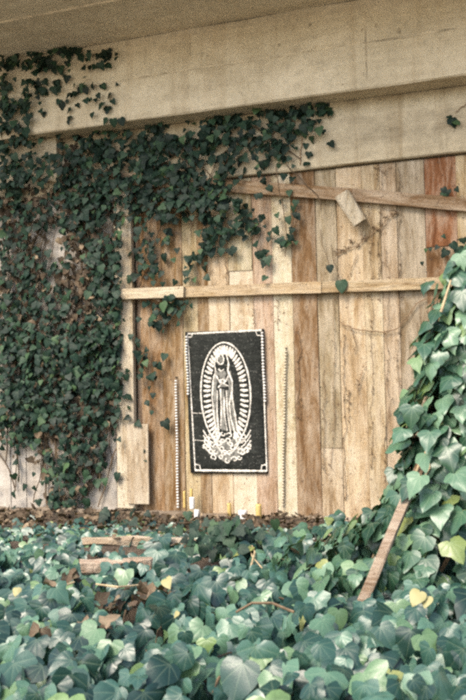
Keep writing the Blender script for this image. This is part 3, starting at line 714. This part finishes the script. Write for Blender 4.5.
for k in range(46):
    px = random.uniform(-20, 118); py = random.uniform(380, 520); st.tube(wander(W(px, py, random.uniform(-.04, -.075)), (random.uniform(-.4, .4), 0, 1), random.uniform(.8, 2.2), .07, .9), random.uniform(.003, .008), 5, random.random())
for k in range(16):
    px = random.uniform(120, 290); st.tube(wander(W(px, random.uniform(125, 190), -.085), (random.uniform(-1, 1), 0, -.5), random.uniform(.4, 1.0), .06, 1.0), .004, 4, random.random())
tag(st.build('stems', M_TWIG, wall_ivy), None, None, None, 'stuff')

# --- dead creeper traces on the planks
cr = thing('dead_creeper', W(380, 500, -.05), 'dry brown creeper traces clinging to the cream planks', 'creeper'); cr.location.z = .05
mb = MB()
def trace(pts, rad=.003, y=-.037, bits=0, bs=.012):
    P = []
    for k in range(len(pts)-1):
        for f in (0, .25, .5, .75): P.append(W(pts[k][0]+(pts[k+1][0]-pts[k][0])*f+random.uniform(-.7, .7), pts[k][1]+(pts[k+1][1]-pts[k][1])*f+random.uniform(-.7, .7), y))
    P.append(W(*pts[-1], y)); mb.tube(P, rad, 4, random.random())
    for _ in range(bits):
        c = random.choice(P)+Vector((random.uniform(-.015, .015), -.003, random.uniform(-.03, .03))); a = random.uniform(0, 3); s_ = bs*random.uniform(.5, 1.2)
        mb.tube([c, c+Vector((s_*math.cos(a), -.003, s_*math.sin(a))), c+Vector((s_*1.6*math.cos(a+.6), .004, s_*1.6*math.sin(a+.6)))], [s_*.3, s_*.42, s_*.15], 4, random.random(), .5)
trace([(336, 256), (346, 250), (358, 245), (368, 237), (380, 228), (390, 216), (400, 213)], .003, -.04, 46, .020)
trace([(340, 322), (352, 328), (368, 331), (384, 332), (398, 328), (408, 316), (416, 304), (428, 297)], .0042, -.05)
trace([(352, 330), (356, 345), (354, 352)], .0035, -.045, 6); trace([(362, 370), (359, 385), (357, 392)], .004, -.045, 6, .015)
for (x, a, b_, n_) in ((371, 200, 470, 34), (380, 172, 300, 30), (388, 250, 420, 26), (399, 168, 420, 46), (376, 165, 200, 14), (345, 335, 500, 24), (350, 390, 430, 16), (385, 420, 500, 14), (300, 330, 420, 12), (333, 300, 470, 20), (430, 300, 410, 14), (324, 380, 470, 16), (254, 290, 330, 8), (278, 300, 330, 10), (225, 260, 300, 9)):
    seg = []; y_ = a
    while y_ < b_: seg.append((x+random.uniform(-2.5, 2.5), y_)); y_ += random.uniform(10, 22)
    seg.append((x, b_)); trace(seg, random.uniform(.0014, .0028), -.036, n_, .013)
trace([(375, 168), (384, 172), (392, 166)], .002, -.037, 8); trace([(357, 255), (352, 268), (348, 278)], .0025, -.04, 4)
trace([(305, 118), (302, 140), (300, 165)], .004, -.078, 4); trace([(456, 112), (466, 104), (474, 92)], .0035, -.08)
tag(mb.build('dry_stems', plain('dry_creeper', (0.25, 0.165, 0.095, 1), 0.9, 0.4, 25.0), cr), None, None, None, 'stuff')

# --- ground ivy
gi = thing('ground_ivy', (0.3, -3.0, -0.3), 'bed of broad blue green ivy leaves filling the foreground', 'ivy')
def top_z(x, y):
    e = min(1.0, max(0.0, (-1.15-y)/.55))
    return -0.02+0.12*noise.noise(Vector((x*1.7, y*1.7, 11)))+0.13*noise.noise(Vector((x*4.2, y*4.2, 2)))+0.10*min(1, max(0, (x-.5)/.6))*min(1, max(0, (y+2.4)/.6)) - 0.0*e
CLEAR = [(G(112, 592, .0), .15, .10), (G(120, 569, .02), .28, .08), (G(72, 577, 0), .08, .08), (G(150, 545, .02), .5, .07), (G(305, 572, 0), .12, .07), (G(245, 640, 0), .10, .08), (G(20, 570, 0), .12, .08), (G(380, 628, 0), .10, .09)]
gl, gd = [], []
def in_clear(x, y): 
    return any(((x-c.x)/a)**2+((y-c.y)/b_)**2 < 1 for (c, a, b_) in CLEAR)
tries = 11500
for _ in range(tries):
    x, y = random.uniform(-3.0, 3.4), random.uniform(-5.3, -0.55)
    edge = -0.92+0.45*min(1, max(0, (x-.1)/.8))+0.18*noise.noise(Vector((x*1.7, 3, 0)))+0.10*noise.noise(Vector((x*5, 8, 0)))
    if y > edge and random.random() > 0.06: continue
    if (Vector((x, y, 0))-Vector((CAM.x, CAM.y, 0))).length < 1.6: continue
    g = noise.noise(Vector((x*2.6, y*2.6, 20)))
    if g < -0.26 and random.random() < .85: continue
    if in_clear(x, y) and random.random() < .93: continue
    layer = random.random()**1.6; z = max(top_z(x, y)-layer*.27, ground_z(x, y)+.02)
    s_ = random.triangular(.05, .165, .105)*(1.0-0.25*layer)
    if y > edge-.3: s_ *= .8
    tilt = Vector((random.gauss(.05, .5), -abs(random.gauss(.9, .45)), random.uniform(.1, 1.0)))
    a = random.gauss(0, .8); tip = Vector((math.sin(a), -math.cos(a)*.6, -1.0))
    gl.append((Vector((x, y, z)), tilt, tip, s_, random.randrange(16), random.random()))
for _ in range(2600):
    x, y = random.uniform(-3.2, 3.4), -0.14-abs(random.gauss(0, .75))
    if y < -1.5 and not in_clear(x, y) and random.random() < .8: continue
    gd.append((Vector((x, y, ground_z(x, y)+.012+random.uniform(0, .03)+(.04 if in_clear(x, y) else 0))), Vector((random.gauss(0, .5), random.gauss(-.2, .5), 1)), jit(1.0), random.uniform(.02, .06), random.randrange(12), random.random()))
for (px, py, rad, n_) in ((110, 590, .12, 30), (72, 577, .08, 8), (130, 572, .25, 8), (30, 628, .05, 5), (100, 622, .05, 5), (172, 590, .06, 6)):
    c = G(px, py, 0.0)
    for _ in range(n_):
        x, y = c.x+random.gauss(0, rad), c.y+random.gauss(0, rad*.7)
        gd.append((Vector((x, y, top_z(x, y)-.05+random.uniform(-.03, .05))), Vector((random.gauss(0, .5), random.gauss(-.5, .5), 1)), jit(1.0), random.uniform(.04, .08), random.randrange(12), random.random()))
def g_score(l):
    x, y, dz = proj(l[0]); inn = 8 < x < 458 and 548 < y < 692
    return (l[3]/dz if inn else 0.0)*(1+3.0*(l[0].z-top_z(l[0].x, l[0].y)))
big, rest = split_largest(gl, g_score); leaf_parts(big, MESH_G, gi); leaf_mass('leaf_mass', rest, T_HI, LG, gi)
tag(leaf_mass('leaf_litter', gd, T_DEAD, LD, None), 'curled brown dead leaves strewn on the soil below the wall', 'leaf litter')
mb = MB()
for k in range(90):
    x, y = random.uniform(-2.6, 3.0), random.uniform(-5.0, -1.3); a = random.uniform(0, 6.3); pts = []
    for i in range(9):
        x += .07*math.cos(a); y += .07*math.sin(a); a += random.gauss(0, .35); pts.append((x, y, top_z(x, y)-.10-random.uniform(0, .03)))
    mb.tube(pts, random.uniform(.003, .006), 5, random.random())
tag(mb.build('runners', M_TWIG, gi), None, None, None, 'stuff')
# yellowed leaves seen one by one
yl, ylt, ylb = newmat('yellow_leaf'); ylt.links.new(mix(ylt, noi(ylt, coords(ylt, (1, 1, 1)), 9.0), (0.21, 0.20, 0.07), (0.32, 0.28, 0.12)), ylb.inputs['Base Color']); ylb.inputs['Roughness'].default_value = .55
MESH_Y = [leaf_mesh(t, yl) for t in T_HI[4:8]]
for (px, py, z, s_) in ((420, 592, .16, .07), (428, 597, .14, .05), (166, 579, .07, .06), (178, 612, .05, .03), (17, 588, .06, .045), (340, 541, .12, .06)):
    p = G(px, py, z); leaf_parts([(p, Vector((random.gauss(0, .2), -.8, .7)), Vector((random.gauss(0, .5), -.5, -.6)), s_, random.randrange(4), 0)], MESH_Y, gi)

# --- tall ivy at the right
AX = D(500, 391, 5.35); AX.z = 0.0
ti = thing('tall_ivy', (AX.x, AX.y, -0.3), 'tall mound of large glossy ivy leaves at the right edge', 'ivy')
PROF = [(2.2, .01), (1.95, .05), (1.72, .20), (1.5, .34), (1.25, .42), (.95, .50), (.7, .54), (.5, .58), (.35, .70), (.2, .95), (.05, 1.2), (-.2, 1.3)]
def prof(z):
    for (z1, r1), (z0, r0) in zip(PROF, PROF[1:]):
        if z >= z0: f = (z-z0)/(z1-z0); return r0+(r1-r0)*min(f, 1)
    return 1.1
tv = []
PA, PB = D(360, 608, 4.66), D(405, 503, 5.02)
def near_plank(p):
    f = max(0, min(1, (p-PA).dot(PB-PA)/(PB-PA).length_squared)); q = PA.lerp(PB, f)
    d = p-q; along = d.dot(F); return (d-F*along).length < .07 and -.6 < along < .04 and f > .12
for _ in range(3600):
    z = random.uniform(-.15, 2.05); a = random.uniform(0, 2*math.pi); out_ = Vector((math.cos(a), math.sin(a), 0))
    r_ = prof(z)*(1.0+.22*noise.noise(Vector((a*2.0, z*3.2, 6))))
    layer = random.random()**1.5; r2 = r_-layer*.22; fd = Vector((F.x, F.y, 0)).normalized()
    if r2 < .02: continue
    if random.random() > (0.45+r_): continue
    p = AX+out_*r2+Vector((0, 0, z)); p = p-fd*(0.45*out_.dot(fd)*r2)
    if near_plank(p): continue
    s_ = random.triangular(.06, .165, .112)*(1-.25*layer)*(.8 if z > 1.3 else 1.0)
    nrm = out_*1.0+Vector((0, 0, abs(random.gauss(.75, .4))))+jit(.3); tip = Vector((random.gauss(0, .4), random.gauss(0, .4), -1))+out_*.15
    if p.y > -.2: continue
    tv.append((p, nrm, tip, s_, random.randrange(16), random.random()))
def t_score(l):
    x, y, dz = proj(l[0]); o = Vector((l[0].x-AX.x, l[0].y-AX.y, 0)); face = -o.dot(Vector((F.x, F.y, 0)))+.35*abs(o.dot(RC))
    return (l[3]/dz if 4 < x < 464 and y < 690 else 0)*(.2+max(face, 0))
big, rest = split_largest(tv, t_score, 260); leaf_parts(big, MESH_R, ti); leaf_mass('leaf_mass', rest, T_HI, LR, ti)
# sprays at its left edge, seen one by one
ex = []
for (px, py, dep, s_, rn) in ((424, 352, 5.2, .11, .6), (416, 366, 5.2, .10, .4), (432, 372, 5.15, .10, .7), (412, 415, 5.1, .12, .3), (403, 437, 5.1, .11, .25), (420, 420, 5.1, .10, .93), (430, 440, 4.95, .12, .88), (447, 455, 4.9, .14, .93), (420, 484, 4.9, .13, .92), (433, 500, 4.9, .12, .97), (440, 515, 4.9, .13, .86), (412, 490, 5.0, .12, .6),
                          (372, 520, 5.3, .10, .3), (362, 535, 5.3, .10, .2), (350, 543, 5.4, .09, .45), (375, 545, 5.2, .10, .5), (394, 478, 5.35, .09, .35), (386, 497, 5.35, .08, .2), (400, 470, 5.3, .08, .3), (428, 290, 5.3, .09, .4), (438, 318, 5.25, .10, .6), (428, 330, 5.25, .09, .3), (448, 340, 5.2, .13, .93), (440, 360, 5.15, .11, .5), (452, 385, 5.05, .12, .7), (455, 280, 5.3, .12, .9), (460, 262, 5.3, .10, .85), (462, 300, 5.2, .12, .6), (340, 535, 5.5, .085, .96), (425, 462, 5.0, .11, .6), (455, 480, 4.85, .14, .9), (462, 520, 4.85, .13, .7), (425, 545, 4.9, .13, .8), (450, 550, 4.8, .13, .6), (410, 560, 4.9, .12, .5)):
    ex.append((D(px, py-8, dep), Vector((random.gauss(-.2, .25), -1, abs(random.gauss(.75, .3)))), Vector((random.gauss(0, .35), -.2, -1)), s_, random.randrange(16), rn))
leaf_parts(ex, MESH_R, ti)
mb = MB()
for k in range(26):
    a = random.uniform(0, 6.3); p = AX+Vector((math.cos(a)*.5, math.sin(a)*.5, -.3)); mb.tube([AX+Vector((math.cos(a+.5*z)*prof(z)*.42, math.sin(a+.5*z)*prof(z)*.42, z)) for z in np.linspace(-.3, 1.9, 14)], random.uniform(.006, .014), 5, random.random())
tag(mb.build('stems', M_TWIG, ti), None, None, None, 'stuff')
mb = MB(); mb.tube([D(x_, y_, d_) for (x_, y_, d_) in ((372, 560, 5.2), (384, 530, 5.25), (398, 512, 5.15), (408, 498, 5.12), (414, 478, 5.1), (420, 462, 5.1), (432, 441, 5.1))], [.008, .007, .009, .008, .007, .006, .005], 6)
mb.tube([D(x_, y_, d_) for (x_, y_, d_) in ((405, 500, 5.1), (420, 484, 5.1), (430, 468, 5.1), (429, 462, 5.12))], .005, 5); mb.tube([D(x_, y_, d_) for (x_, y_, d_) in ((441, 312, 5.2), (446, 296, 5.2), (451, 280, 5.2))], [.009, .008, .005], 5)
mb.build('vine', M_PALETWIG, ti)
# dry arching twigs in front of the ledge
tw = thing('dry_twig', G(250, 562, 0), 'thin straw coloured twig arching up from the ivy under the picture', 'twig')
mb = MB(); mb.tube([G(222, 528, .12), G(238, 531, .12), G(249, 540, .09), G(255, 552, .05), G(251, 566, .0)], .006, 5); mb.tube([G(249, 540, .09), G(252, 556, .03), G(262, 568, .0)], .004, 5); mb.build('stem', M_PALETWIG, tw)
tw = thing('dry_twig', G(60, 590, 0), 'bare pale twig bent over the leaves at the left', 'twig')
mb = MB(); mb.tube([G(52, 594, .02), G(60, 587, .05), G(74, 582, .06)], .006, 5); mb.build('stem', M_PALETWIG, tw)
tw = thing('dry_twig', G(120, 587, 0), 'straight pale twig lying across the brown dead leaves', 'twig')
mb = MB(); mb.tube([G(96, 584, .06), G(118, 587, .06), G(138, 585, .05)], [.004, .006, .005], 5); mb.build('stem', M_PALETWIG, tw)
tw = thing('dry_twig', G(260, 605, 0), 'long brown twig curving over the ivy at the middle', 'twig')
mb = MB(); mb.tube([G(236, 612, .05), G(252, 603, .08), G(272, 603, .08), G(294, 612, .05)], .006, 5); mb.build('stem', M_TWIG, tw)
# small ivy plants on the ledge
for (px, py, n_, sp, label) in ((238, 546, 110, .14, 'small dark ivy clump on the ledge under the picture'), (122, 522, 12, .10, 'little ivy sprout at the foot of the pale post'), (180, 530, 9, .12, 'few ivy leaves between the timber and the bead string')):
    c = G(px, py, .05); root = thing('ivy_clump', (c.x, c.y, 0), label, 'ivy'); L = []
    for _ in range(n_):
        p = c+Vector((random.gauss(0, sp), random.gauss(0, .09), random.uniform(-.04, .15 if n_ > 50 else .13))); L.append((p, Vector((random.gauss(0, .4), -1, .6)), Vector((random.gauss(0, .8), 0, -.6)), random.uniform(.05, .085), random.randrange(16), random.random()*.9))
    leaf_parts(L, MESH_W, root)
    mb = MB()
    for k in range(5): q = random.choice(L)[0]; mb.tube([(c.x+random.gauss(0, .03), c.y, ground_z(c.x, c.y)), ((c.x+q.x)/2, q.y-.01, q.z*.6+.05), tuple(q)], .003, 4, random.random())
    tag(mb.build('stems', M_TWIG, root), None, None, None, 'stuff')
